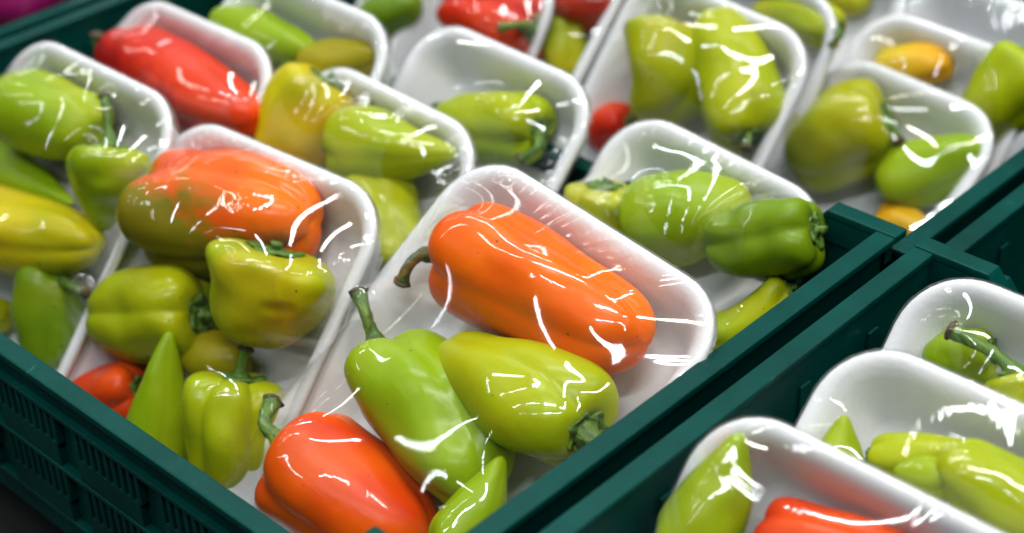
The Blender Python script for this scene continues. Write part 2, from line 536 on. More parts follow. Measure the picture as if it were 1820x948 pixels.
# ------------------------------------------------------------------ trays and peppers: measured layout (metres, in each tray's own frame)
TRAYS = {
    'M': dict(o=[-0.4115, 0.3806, -0.0474], ux=[0.9922, -0.1158, -0.0469], uy=[0.1202, 0.7831, 0.6102], W=0.166, L=0.2220),
    'B': dict(o=[-0.5613, 0.3669, -0.0585], ux=[0.9991, 0.0358, 0.0228], uy=[-0.041, 0.6767, 0.7351], W=0.15, L=0.1843),
    'C': dict(o=[-0.6965, 0.3619, -0.0521], ux=[1.0, 0.0019, 0.001], uy=[-0.002, 0.6509, 0.7591], W=0.142, L=0.1800),
    'J': dict(o=[-0.7123, 0.4401, -0.0574], ux=[1.0, 0.0006, 0.0005], uy=[-0.0008, 0.6765, 0.7364], W=0.134, L=0.1780),
    'K': dict(o=[-0.6634, 0.482, -0.0417], ux=[0.9999, -0.0114, -0.0065], uy=[0.0124, 0.6579, 0.753], W=0.134, L=0.1780),
    'D': dict(o=[-0.5793, 0.4617, -0.0635], ux=[0.9992, -0.0337, -0.0202], uy=[0.0371, 0.6427, 0.7652], W=0.134, L=0.1720),
    'E': dict(o=[-0.5588, 0.523, -0.0579], ux=[0.9993, -0.0311, -0.0206], uy=[0.0359, 0.6536, 0.756], W=0.132, L=0.1780),
    'F': dict(o=[-0.421, 0.5216, -0.0658], ux=[0.997, -0.0674, -0.0391], uy=[0.0749, 0.6907, 0.7193], W=0.135, L=0.1780),
    'G': dict(o=[-0.4189, 0.6942, -0.0921], ux=[0.9972, -0.0653, -0.0353], uy=[0.072, 0.7359, 0.6732], W=0.118, L=0.1776),
    'H': dict(o=[-0.5022, 0.6374, -0.0554], ux=[0.9972, -0.0608, -0.0441], uy=[0.0715, 0.5864, 0.8069], W=0.13, L=0.1780),
    'I': dict(o=[-0.4229, 0.7579, -0.0862], ux=[0.9993, -0.03, -0.0226], uy=[0.036, 0.5936, 0.8039], W=0.117, L=0.1618),
    'N': dict(o=[-0.5249, 0.7072, -0.0692], ux=[0.9975, -0.0528, -0.0475], uy=[0.0663, 0.4507, 0.8902], W=0.134, L=0.1780),
    'L': dict(o=[-0.6731, 0.6237, -0.0599], ux=[0.9977, -0.0526, -0.042], uy=[0.063, 0.5088, 0.8585], W=0.15, L=0.1780),
    'P': dict(o=[-0.2097, 0.3403, -0.0515], ux=[1.0, -0.0003, -0.0002], uy=[0.0003, 0.6154, 0.7882], W=0.15, L=0.1941),
    'Q': dict(o=[-0.1964, 0.3927, -0.0434], ux=[1.0, 0.0057, 0.004], uy=[-0.0069, 0.7262, 0.6875], W=0.15, L=0.2000),
    'R': dict(o=[-0.2, 0.4615, -0.0509], ux=[1.0, 0.003, 0.0022], uy=[-0.0036, 0.6488, 0.761], W=0.15, L=0.2000),
    'S': dict(o=[-0.6416, 0.6496, -0.0385], ux=[0.9963, -0.0704, -0.0491], uy=[0.0818, 0.6075, 0.7901], W=0.148, L=0.1780),
    'V': dict(o=[-0.5459, 0.802, -0.0831], ux=[0.996, -0.072, -0.0523], uy=[0.0853, 0.6044, 0.7921], W=0.138, L=0.1772),
    'O': dict(o=[-0.4204, 0.8056, -0.0843], ux=[0.9984, -0.0459, -0.0337], uy=[0.0547, 0.6104, 0.7902], W=0.121, L=0.1711),
}
PEPPERS = [
    ('M', 'wedge', [-0.0541, 0.0633, 0.002], [0.0582, 0.0782, 0.002], 0.0264, {'lob': 0.9, 'col': 'orange', 'lobes': 3, 'rot': 0.5, 'sr': 0.004, 'dry': 1, 'dents': [(0.7, 0.62, 0.13, 0.3, 0.1), (0.5, 1.75, 0.2, 0.25, 0.05)], 'label': 'large bright orange bell pepper lying across the top of the central tray', 'stem': [[-0.0603, 0.0548, 0.008], [-0.0638, 0.0471, 0.008], [-0.0645, 0.0387, 0.004]]}),
    ('M', 'long', [-0.0489, 0.0067, -0.001], [0.0381, -0.0137, -0.001], 0.025, {'col': 'green', 'lobes': 3, 'rot': 2.2, 'bend': 0.006, 'sr': 0.0043, 'dents': [(0.72, 1.2, 0.16, 0.5, 0.16), (0.45, 2.2, 0.2, 0.35, 0.05)], 'label': 'long lime green pepper with an upright stem in the central tray', 'stem': [[-0.0561, 0.0116, 0.006], [-0.0626, 0.0174, 0.012], [-0.0733, 0.0233, 0.013]]}),
    ('M', 'blunt', [0.0652, 0.0338, 0.008], [-0.0262, 0.0286, -0.003], 0.0233, {'col': 'lime', 'lobes': 3, 'rot': 1.0, 'sr': 0.006, 'dents': [(0.75, 1.9, 0.1, 0.3, 0.05)], 'label': 'yellow-green pepper with a dark calyx below the orange pepper in the central tray', 'stem': [[0.0692, 0.0337, 0.009], [0.0709, 0.0319, 0.005]]}),
    ('M', 'wedge', [-0.0494, -0.0496, 0.012], [0.0259, -0.0499, -0.012], 0.0284, {'col': 'redorange', 'lobes': 4, 'rot': 0.3, 'lob': 0.8, 'sr': 0.0048, 'label': 'red-orange pepper with a curved green stem at the near corner of the central tray', 'stem': [[-0.0522, -0.048, 0.02], [-0.0604, -0.0464, 0.024], [-0.0694, -0.0382, 0.018]]}),
    ('M', 'cone', [0.0517, -0.0363, 0.012], [0.0444, 0.0067, 0.014], 0.0135, {'col': 'green', 'lobes': 3, 'rot': 0.2, 'label': 'small green pointed pepper tip in the near right corner of the central tray', 'stem': []}),
    ('B', 'bell', [-0.0587, 0.0411, 0.006], [0.0355, 0.0672, -0.004], 0.0297, {'col': 'olive_orange', 'lobes': 3, 'rot': 0.3, 'label': 'orange pepper turning olive green at the top of the tray left of centre', 'stem': []}),
    ('B', 'bell', [0.0349, 0.0485, 0.014], [0.0372, 0.0049, 0.004], 0.0295, {'col': 'ygreen', 'lobes': 4, 'rot': 0.2, 'lob': 0.35, 'label': 'blocky yellow-green pepper showing its flat green calyx, left of centre', 'stem': [[0.036, 0.0523, 0.016]]}),
    ('B', 'bell', [-0.0065, 0.0053, -0.004], [-0.0674, -0.02, -0.0], 0.0242, {'col': 'ygreen', 'lobes': 3, 'rot': 1.9, 'lob': 0.6, 'label': 'rounded yellow-green pepper under the orange and olive one', 'stem': []}),
    ('B', 'blunt', [-0.0293, -0.0411, -0.0098], [-0.0686, -0.0599, -0.0098], 0.0162, {'col': 'red', 'lobes': 3, 'rot': 0.4, 'label': 'small red pepper showing just above the near crate rim', 'stem': []}),
    ('B', 'cone', [0.0051, -0.075, -0.006], [-0.0032, -0.0061, 0.014], 0.0154, {'col': 'green', 'lobes': 3, 'rot': 0.8, 'label': 'slim green pepper pointing up beside the near crate rim', 'stem': []}),
    ('B', 'bell', [0.0419, -0.0108, 0.006], [0.0498, -0.0638, -0.008], 0.0223, {'col': 'lime', 'lobes': 4, 'rot': 0.5, 'label': 'green pepper with a thick stem standing against the near crate rim', 'stem': [[0.0388, -0.0072, 0.006], [0.0388, 0.0023, 0.008]]}),
    ('B', 'blunt', [-0.0125, -0.0144, -0.012], [0.0259, -0.0068, -0.012], 0.0135, {'col': 'olive', 'lobes': 3, 'rot': 0.4, 'label': 'olive pepper half hidden under the blocky yellow-green one', 'stem': []}),
    ('C', 'bell', [-0.0522, 0.0491, -0.0024], [0.0172, 0.0582, -0.0024], 0.0236, {'col': 'green', 'lobes': 3, 'rot': 0.2, 'lob': 0.5, 'label': 'round green pepper at the top of the leftmost tray', 'stem': [[-0.0597, 0.0558, 0.002], [-0.0606, 0.0621, 0.004]]}),
    ('C', 'cone', [0.041, 0.055, 0.008], [0.0526, 0.0151, -0.0], 0.0203, {'col': 'green', 'lobes': 4, 'rot': 0.3, 'label': 'green cone-shaped pepper with a long upright stem in the leftmost tray', 'stem': [[0.0348, 0.0603, 0.006], [0.0294, 0.0688, 0.008], [0.0224, 0.0767, 0.008]]}),
    ('C', 'cone', [-0.0791, 0.0167, -0.012], [0.011, 0.0176, -0.012], 0.0136, {'col': 'green', 'lobes': 3, 'rot': 0.3, 'label': 'slender green pepper lying between others in the leftmost tray', 'stem': []}),
    ('C', 'blunt', [-0.0507, -0.0159, 0.002], [0.0566, 0.0074, 0.002], 0.0227, {'col': 'yellow', 'lobes': 3, 'rot': 0.8, 'label': 'yellow pepper flushed green at the left edge', 'stem': []}),
    ('C', 'blunt', [0.0228, -0.0153, -0.0076], [0.0474, -0.0629, -0.0076], 0.0184, {'col': 'dgreen', 'lobes': 3, 'rot': 0.1, 'label': 'dark green pepper at the foot of the leftmost tray', 'stem': [[0.0555, -0.0158, 0.004], [0.0673, -0.014, 0.006]]}),
    ('C', 'blunt', [-0.0251, -0.0598, -0.0146], [-0.0012, -0.0499, -0.0146], 0.0114, {'col': 'lime', 'lobes': 3, 'rot': 0.1, 'label': 'sliver of a light green pepper at the left edge above the crate rim', 'stem': []}),
    ('J', 'blunt', [-0.0552, 0.0469, -0.0012], [0.0703, 0.0516, -0.0012], 0.0248, {'col': 'red_half', 'lobes': 3, 'rot': 0.5, 'lob': 0.7, 'label': 'glossy red pepper in the tray behind the leftmost one', 'stem': [[-0.0632, 0.048, 0.006], [-0.0636, 0.0554, 0.012]]}),
    ('K', 'blunt', [-0.0699, 0.05, -0.0102], [0.0081, 0.0577, -0.0102], 0.0158, {'col': 'green', 'lobes': 3, 'rot': 0.5, 'label': 'green pepper at the back left in the tray behind the red one', 'stem': []}),
    ('K', 'blunt', [0.003, 0.0503, -0.0132], [0.0489, 0.0722, -0.0132], 0.0128, {'col': 'olive', 'lobes': 3, 'rot': 0.2, 'label': 'olive pepper beside the green one at the back left', 'stem': []}),
    ('D', 'bell', [-0.0504, 0.0749, -0.0019], [-0.0613, 0.017, -0.0019], 0.0241, {'col': 'yelloworange', 'lobes': 3, 'rot': 0.5, 'lob': 0.6, 'label': 'yellow-orange pepper left in the tray behind the orange and olive one', 'stem': []}),
    ('D', 'cone', [-0.0201, 0.047, 0.004], [0.0505, 0.0718, -0.002], 0.0206, {'col': 'lime', 'lobes': 3, 'rot': 0.8, 'label': 'lime green pepper with a pinched tip beside the yellow-orange one', 'stem': []}),
    ('D', 'bell', [0.0012, 0.0365, -0.0059], [0.054, 0.009, -0.0059], 0.0201, {'col': 'ygreen', 'lobes': 3, 'rot': 0.3, 'label': 'yellow-green pepper low between two trays left of the central orange pepper', 'stem': []}),
    ('E', 'bell', [0.0366, 0.0562, -0.0063], [-0.0302, 0.0409, -0.0063], 0.0197, {'col': 'green', 'lobes': 3, 'rot': 0.3, 'label': 'single green pepper in the pale tray behind the central tray', 'stem': [[0.045, 0.0479, 0.002], [0.0401, 0.0389, 0.004]]}),
    ('F', 'bell', [-0.0457, 0.0442, 0.012], [-0.0394, 0.0146, -0.004], 0.0202, {'col': 'ygreen', 'lobes': 4, 'rot': 0.3, 'label': 'blocky yellow-green pepper peeking over the top edge of the central tray', 'stem': [[-0.0458, 0.0487, 0.012]]}),
    ('F', 'blunt', [-0.0256, 0.0348, -0.0014], [0.0248, 0.0706, -0.0014], 0.0246, {'col': 'green', 'lobes': 3, 'rot': 0.3, 'lob': 0.5, 'label': 'plump green pepper in the tray behind the central one', 'stem': []}),
    ('F', 'bell', [0.0719, 0.0723, 0.018], [0.0277, 0.0424, 0.018], 0.0191, {'col': 'dgreen', 'lobes': 4, 'rot': 0.9, 'lob': 0.8, 'dents': [(0.4, 1.2, 0.12, 0.5, 0.14), (0.7, 2.2, 0.1, 0.4, 0.12)], 'label': 'green pepper under tightly crinkled film in the tray behind the central one', 'stem': []}),
    ('F', 'blunt', [0.0682, 0.045, 0.004], [0.03, 0.002, 0.004], 0.0147, {'col': 'lime', 'lobes': 3, 'rot': 0.3, 'bend': 0.012, 'label': 'curved light green pepper between the central tray and the crate rim', 'stem': []}),
    ('G', 'bell', [-0.0035, 0.0606, 0.0013], [-0.0461, 0.0173, 0.0013], 0.0273, {'col': 'ygreen', 'lobes': 4, 'rot': 0.4, 'label': 'ribbed yellow-green pepper with a dark stem in the tray over the back crate corner', 'stem': [[0.0013, 0.0576, 0.004], [0.0108, 0.0516, 0.006]]}),
    ('G', 'blunt', [0.0088, 0.0274, -0.0075], [0.0503, 0.0711, -0.0075], 0.0185, {'col': 'green', 'lobes': 3, 'rot': 0.3, 'label': 'smooth green pepper beside the ribbed one at the right of the back crate', 'stem': []}),
    ('G', 'blunt', [0.0162, 0.0095, -0.0136], [0.0425, 0.0183, -0.0136], 0.0124, {'col': 'yelloworange', 'lobes': 3, 'rot': 0.3, 'label': 'orange pepper wedged low at the crate corner', 'stem': []}),
    ('H', 'bell', [-0.0319, 0.0628, 0.0002], [-0.0095, 0.0112, 0.0002], 0.0262, {'col': 'ygreen', 'lobes': 3, 'rot': 0.4, 'bend': 0.012, 'label': 'curled yellow-green pepper in the upper right middle tray', 'stem': []}),
    ('H', 'blunt', [0.0498, 0.0279, -0.0023], [-0.0075, 0.0803, -0.0023], 0.0237, {'col': 'lime', 'lobes': 3, 'rot': 0.6, 'label': 'tall lime pepper pointing up beside the curled one', 'stem': [[0.0525, 0.0286, 0.006], [0.0558, 0.0223, 0.008]]}),
    ('H', 'blunt', [-0.0315, 0.0047, -0.012], [-0.0578, -0.0108, -0.012], 0.0135, {'col': 'red', 'lobes': 3, 'rot': 0.4, 'label': 'small red pepper glimpsed low between two trays at the back', 'stem': []}),
    ('I', 'bell', [-0.0405, 0.0446, -0.0108], [0.0016, 0.0651, -0.0108], 0.0152, {'col': 'yelloworange', 'lobes': 3, 'rot': 0.4, 'label': 'green and orange pepper in the tray at the right edge', 'stem': []}),
    ('I', 'bell', [0.0491, 0.0815, -0.0021], [0.0336, 0.0295, -0.0021], 0.0239, {'col': 'lime', 'lobes': 3, 'rot': 0.4, 'label': 'yellow-green pepper at the right edge of the picture', 'stem': []}),
    ('N', 'blunt', [0.058, 0.0732, -0.0125], [0.0002, 0.0664, -0.0125], 0.0135, {'col': 'lime', 'lobes': 3, 'rot': 0.4, 'label': 'lime pepper with a dark stem at the top right', 'stem': [[0.0683, 0.0725, 0.004], [0.0668, 0.066, 0.004]]}),
    ('V', 'blunt', [0.006, 0.0588, -0.0147], [0.0361, 0.0642, -0.0147], 0.0113, {'col': 'yellow', 'lobes': 3, 'rot': 0.4, 'label': 'bit of a yellow pepper at the top edge right', 'stem': []}),
    ('L', 'bell', [0.0678, 0.0528, -0.004], [-0.0051, 0.0396, -0.004], 0.022, {'col': 'red', 'lobes': 4, 'rot': 0.4, 'label': 'red pepper with a green stem at the top centre', 'stem': [[0.0724, 0.0531, 0.02], [0.065, 0.048, 0.024]]}),
    ('L', 'blunt', [-0.0701, 0.009, -0.0112], [-0.0339, 0.0367, -0.0112], 0.0148, {'col': 'dgreen', 'lobes': 3, 'rot': 0.4, 'label': 'dark green pepper at the top left of the red one', 'stem': []}),
    ('S', 'bell', [0.035, 0.0302, -0.0115], [0.056, 0.0017, -0.0115], 0.0145, {'col': 'ygreen', 'lobes': 3, 'rot': 0.4, 'label': 'yellow-green pepper between two trays at the top', 'stem': []}),
    ('S', 'bell', [0.025, 0.0405, -0.0096], [0.0707, 0.0521, -0.0096], 0.0164, {'col': 'darkred', 'lobes': 3, 'rot': 0.4, 'label': 'dark red pepper at the top edge centre', 'stem': []}),
    ('P', 'cone', [-0.0589, 0.0358, 0.0], [-0.0562, 0.0883, 0.006], 0.0161, {'col': 'green', 'lobes': 3, 'rot': 0.4, 'label': 'green pepper pointing up in the nearest tray of the right crate', 'stem': []}),
    ('P', 'bell', [-0.0384, 0.0557, -0.0107], [0.0179, 0.0735, -0.0107], 0.0153, {'col': 'red', 'lobes': 3, 'rot': 0.4, 'label': 'red pepper at the bottom edge in the right crate', 'stem': []}),
    ('Q', 'cone', [-0.0502, 0.0426, -0.006], [-0.0572, 0.0682, 0.004], 0.0106, {'col': 'green', 'lobes': 3, 'rot': 0.4, 'label': 'small green pepper tip in the middle tray of the right crate', 'stem': []}),
    ('Q', 'blunt', [-0.0428, 0.0587, -0.004], [-0.0037, 0.0784, -0.004], 0.0091, {'col': 'lime', 'lobes': 3, 'rot': 0.4, 'label': 'lime pepper lying behind others in the middle tray of the right crate', 'stem': []}),
    ('Q', 'bell', [0.0271, 0.0615, -0.002], [-0.0158, 0.0724, 0.006], 0.0155, {'col': 'lime', 'lobes': 3, 'rot': 0.4, 'label': 'large lime pepper at the right edge in the right crate', 'stem': []}),
    ('Q', 'blunt', [-0.009, 0.0624, 0.004], [-0.0295, 0.0572, 0.004], 0.0081, {'col': 'green', 'lobes': 3, 'rot': 0.4, 'label': 'green pepper tucked in front of the lime ones in the right crate', 'stem': []}),
    ('R', 'bell', [-0.0378, 0.076, -0.0141], [-0.0612, 0.0622, -0.0141], 0.0119, {'col': 'green', 'lobes': 3, 'rot': 0.4, 'label': 'small green pepper with creased end in the back tray of the right crate', 'stem': []}),
    ('R', 'bell', [-0.0205, 0.0705, 0.002], [-0.0067, 0.0524, -0.004], 0.0126, {'col': 'lime', 'lobes': 3, 'rot': 0.4, 'sr': 0.004, 'label': 'yellow-green pepper with a long thick stem at the right edge', 'stem': [[-0.0217, 0.0719, 0.004], [-0.0309, 0.0748, 0.006], [-0.0473, 0.076, 0.01]]}),
]

TRAY_LABEL = {
    'M': 'large white foam tray in sharp focus with orange, green and red peppers under film',
    'B': 'white film-wrapped tray left of the central one, with an orange and olive pepper on top',
    'C': 'white film-wrapped tray at the far left holding green peppers and a yellow one',
    'J': 'white film-wrapped tray with one red pepper behind the leftmost tray',
    'K': 'white film-wrapped tray with green and olive peppers behind the red pepper tray',
    'D': 'white film-wrapped tray with a yellow-orange and a lime pepper, left of centre',
    'E': 'pale nearly empty film-wrapped tray with one green pepper behind the central tray',
    'F': 'white film-wrapped tray of plump green peppers right behind the central tray',
    'G': 'white film-wrapped tray leaning over the back crate corner with two green peppers',
    'H': 'white film-wrapped tray with a curled and a tall lime pepper, upper right of centre',
    'I': 'white film-wrapped tray cut by the right edge with a green and orange pepper',
    'N': 'white film-wrapped tray cut by the top edge behind the curled pepper tray',
    'L': 'white film-wrapped tray with a red pepper cut by the top edge at centre',
    'P': 'nearest white film-wrapped tray in the right crate with a red pepper',
    'Q': 'middle white film-wrapped tray in the right crate with lime peppers',
    'R': 'back white film-wrapped tray in the right crate with a long pepper stem',
    'S': 'film-wrapped tray with a dark red pepper hidden behind the top centre tray',
    'V': 'film-wrapped tray at the top edge holding a bit of a yellow pepper',
    'O': 'empty white tray in the top right corner of the picture',
}
TD = 0.026                       # inside depth of a tray

def tray_matrix(n):
    t = TRAYS[n]
    ux = Vector(t['ux']).normalized(); uy = Vector(t['uy']); uy = (uy - ux * ux.dot(uy)).normalized()
    nn = ux.cross(uy)
    m = Matrix((ux, uy, nn)).transposed().to_4x4()
    m.translation = Vector(t['o'])
    return m

def outline(W, L, r, inset, n):
    """n points, evenly spaced by arc, round a rectangle with round corners"""
    w, l, rr = W / 2 - inset, L / 2 - inset, max(r - inset, 0.002)
    # build dense then resample on the un-inset arc so that rings line up
    pts = []
    for cx, cy_, a0 in ((w - rr, l - rr, 0), (-(w - rr), l - rr, 90), (-(w - rr), -(l - rr), 180), (w - rr, -(l - rr), 270)):
        for k in range(13):
            a = math.radians(a0 + 90 * k / 12)
            pts.append((cx + rr * math.cos(a), cy_ + rr * math.sin(a)))
    pts = np.array(pts + [pts[0]])
    w0, l0, r0 = W / 2, L / 2, r
    ref = []
    for cx, cy_, a0 in ((w0 - r0, l0 - r0, 0), (-(w0 - r0), l0 - r0, 90), (-(w0 - r0), -(l0 - r0), 180), (w0 - r0, -(l0 - r0), 270)):
        for k in range(13):
            a = math.radians(a0 + 90 * k / 12)
            ref.append((cx + r0 * math.cos(a), cy_ + r0 * math.sin(a)))
    ref = np.array(ref + [ref[0]])
    s = np.concatenate([[0], np.cumsum(np.linalg.norm(np.diff(ref, axis=0), axis=1))])
    u = np.linspace(0, s[-1], n, endpoint=False)
    return np.stack([np.interp(u, s, pts[:, 0]), np.interp(u, s, pts[:, 1])], 1), u

def loft(rings, close_first=None, close_last=None):
    """rings of equal length -> verts, faces; optional centre points"""
    n = len(rings[0])
    verts = [tuple(p) for r in rings for p in r]
    faces = []
    for k in range(len(rings) - 1):
        a, b = k * n, (k + 1) * n
        for i in range(n):
            j = (i + 1) % n
            faces.append((a + i, b + i, b + j, a + j))
    if close_first is not None:
        c = len(verts); verts.append(tuple(close_first))
        faces += [(c, i, (i + 1) % n) for i in range(n)]
    if close_last is not None:
        c = len(verts); verts.append(tuple(close_last)); o = (len(rings) - 1) * n
        faces += [(c, o + (i + 1) % n, o + i) for i in range(n)]
    return verts, faces

def make_shell(W, L, r, parent):
    n = 120
    prof = [(0.044, -TD + 0.0006), (0.030, -TD + 0.0003), (0.0245, -TD + 0.0014), (0.0205, -TD + 0.0046), (0.0150, -0.0125), (0.0100, -0.0050),
            (0.0070, -0.0016), (0.0045, -0.0004), (0.0022, 0.0), (0.0006, -0.0008), (0.0, -0.0022), (0.0006, -0.0038),
            (0.0035, -0.0060), (0.0085, -0.0140), (0.0140, -TD + 0.001), (0.020, -TD - 0.0034), (0.028, -TD - 0.0040)]
    rings = []
    for ins, z in prof:
        p, _ = outline(W, L, r, ins, n)
        rings.append([(x, y, z) for x, y in p])
    v, f = loft(rings, (0, 0, -TD), (0, 0, -TD - 0.004))
    o = mesh_obj('tray_shell', v, f, FOAM, parent)
    return o

# ---- peppers -----------------------------------------------------
PROFILE = {
    'bell':  [(.055, .0), (.045, .16), (.012, .34), (-.002, .52), (.012, .74), (.07, .92), (.17, 1.0), (.32, 1.0), (.5, .96), (.68, .88), (.83, .76), (.93, .58), (.985, .36), (.992, .18), (.975, .0)],
    'blunt': [(.05, .0), (.04, .16), (.012, .32), (.0, .48), (.015, .70), (.07, .88), (.17, .98), (.30, 1.0), (.48, .95), (.66, .84), (.80, .71), (.91, .54), (.97, .36), (.995, .18), (1., .0)],
    'long':  [(.045, .0), (.036, .16), (.010, .32), (.0, .48), (.012, .70), (.055, .88), (.13, .97), (.28, 1.0), (.48, .99), (.66, .95), (.80, .86), (.90, .70), (.965, .47), (.995, .22), (1., .0)],
    'wedge': [(.055, .0), (.044, .16), (.012, .32), (-.004, .50), (.008, .72), (.05, .90), (.12, .99), (.24, 1.0), (.42, .98), (.60, .93), (.75, .85), (.87, .71), (.95, .50), (.99, .24), (1., .0)],
    'cone':  [(.035, .0), (.03, .16), (.008, .32), (.0, .48), (.015, .72), (.06, .89), (.14, .98), (.24, 1.0), (.40, .92), (.56, .77), (.70, .59), (.82, .42), (.91, .28), (.97, .16), (1., .0)],
}

def catmull(pts, per):
    pts = np.array(pts, float)
    P = np.vstack([2 * pts[0] - pts[1], pts, 2 * pts[-1] - pts[-2]])
    out = []
    for i in range(1, len(P) - 2):
        for k in range(per):
            t = k / per
            a, b, c, d = P[i-1], P[i], P[i+1], P[i+2]
            out.append(0.5 * ((2*b) + (-a+c)*t + (2*a-5*b+4*c-d)*t*t + (-a+3*b-3*c+d)*t**3))
    out.append(P[-2])
    return np.array(out)

def pepper_body(kind, L, R, lobes, rot, bend, rng, hi, dents=(), lob=1.0):
    prof = catmull(PROFILE[kind], 5 if hi else 3)
    nphi = 84 if hi else 52
    phi = np.linspace(0, 2 * math.pi, nphi, endpoint=False)
    ph = rng.uniform(0, 6.28, 12)
    # uneven lobe widths
    warp = phi + 0.22 * np.sin(phi + ph[0]) + 0.10 * np.sin(2 * phi + ph[1]) + rot
    dents = list(dents) + [(rng.uniform(.2, .85), rng.uniform(0, 6.28), rng.uniform(.05, .12), rng.uniform(.2, .45), rng.uniform(.03, .075)) for _ in range(3)]
    rings = []
    for z, r in prof[1:-1]:
        t = min(max(z, 0), 1)
        if kind == 'bell':
            amp = 0.12 + 0.19 * math.exp(-(t / 0.14) ** 2) + 0.17 * math.exp(-((1 - t) / 0.20) ** 2)
        elif kind in ('blunt', 'long', 'wedge'):
            amp = 0.075 + 0.16 * math.exp(-(t / 0.15) ** 2) + 0.10 * math.exp(-((1 - t) / 0.22) ** 2)
        else:
            amp = 0.045 + 0.11 * math.exp(-(t / 0.15) ** 2)
        amp *= lob
        cosn = np.abs(np.cos(lobes * warp / 2))
        lobe = 1 - amp * (1 - cosn) ** 1.5 * 1.35 + amp * 0.25
        big = 1 + 0.065 * np.sin(phi + 3.0 * t + ph[2]) + 0.045 * np.sin(2 * phi - 4 * t + ph[3]) + 0.028 * np.sin(3 * phi + 7 * t + ph[4]) \
            + 0.016 * np.sin(2 * phi + 13 * t + ph[5]) + 0.012 * np.sin(5 * phi - 9 * t + ph[6])
        rr = r * R * lobe * (1 + (big - 1) * min(1, r * 2))
        for (dt, dp, st_, sp, depth) in dents:              # pressed-in hollows
            dphi = (phi - dp + math.pi) % (2 * math.pi) - math.pi
            rr = rr * (1 - depth * math.exp(-((t - dt) / st_) ** 2) * np.exp(-(dphi / sp) ** 2))
        zz = z * L + 0.03 * L * min(1, r) * (np.cos(lobes * warp) * 0.35 * (math.exp(-(t / .12) ** 2) * -1 + math.exp(-((1 - t) / .14) ** 2)))
        cx = bend * (4 * t * (1 - t)) + 0.03 * R * math.sin(5 * t + ph[7])
        cyy = 0.04 * R * math.sin(4 * t + ph[8])
        rings.append(np.stack([rr * np.cos(phi) + cx, rr * np.sin(phi) + cyy, np.broadcast_to(zz, rr.shape)], 1))
    z0 = (0, 0, prof[0][0] * L); z1 = (0, 0, prof[-1][0] * L)
    v, f = loft(rings, z0, z1)
    return np.array(v), f

def tube_mesh(path, radii, n=12):
    path = [Vector(p) for p in path]
    rings = []
    up = Vector((0.3, 0.9, 0.2)).normalized()
    for i, p in enumerate(path):
        a = path[max(i - 1, 0)]; b = path[min(i + 1, len(path) - 1)]
        d = (b - a).normalized()
        x = d.cross(up).normalized(); y = d.cross(x)
        up = -y if y.dot(up) < 0 else y
        x = d.cross(up).normalized(); y = x.cross(d)
        r = radii[i]
        rings.append([tuple(p + (x * math.cos(q) + y * math.sin(q)) * r * (1 + 0.13 * math.cos(5 * q) + 0.05 * math.sin(3 * q + 1.7 * i) + 0.06 * math.sin(2.3 * i))) for q in np.linspace(0, 2 * math.pi, n, endpoint=False)])
    return loft(rings, tuple(path[0]), tuple(path[-1]))

def calyx_mesh(R, L, kind, rng):
    """thin wavy star cupped over the shoulder"""
    n = 60
    k = rng.integers(5, 8)
    ph = rng.uniform(0, 6)
    rings_t = []; rings_b = []
    for s in (0.25, 0.45, 0.65, 0.82, 1.0):
        ring = []; rb = []
        for q in np.linspace(0, 2 * math.pi, n, endpoint=False):
            star = 0.36 + 0.12 * (0.5 + 0.5 * math.cos(k * q + ph)) ** 1.5 + 0.03 * math.sin(3 * q + ph)
            rho = star * s
            z = np.interp(rho, [0, .16, .34, .52, .74], [.05, .042, .012, .0, .014]) * L - 0.0011 - 0.0022 * (1 - s) + 0.0008 * math.sin(4 * q + 9 * s)
            ring.append((rho * R * math.cos(q), rho * R * math.sin(q), z))
            rb.append((rho * R * math.cos(q), rho * R * math.sin(q), z + 0.0013))
        rings_t.append(ring); rings_b.append(rb)
    return loft(rings_t + rings_b[::-1], (0, 0, 0.04 * L - 0.003), (0, 0, 0.05 * L))

ROUGH_KIND = {}
tray_geo = {n: ([], []) for n in TRAYS}          # pepper surfaces in tray coordinates, for the film

def add_geo(n, M, v, f):
    V, F = tray_geo[n]
    o = len(V)
    V += [M @ Vector(p) for p in v]
    F += [tuple(o + i for i in q) for q in f]

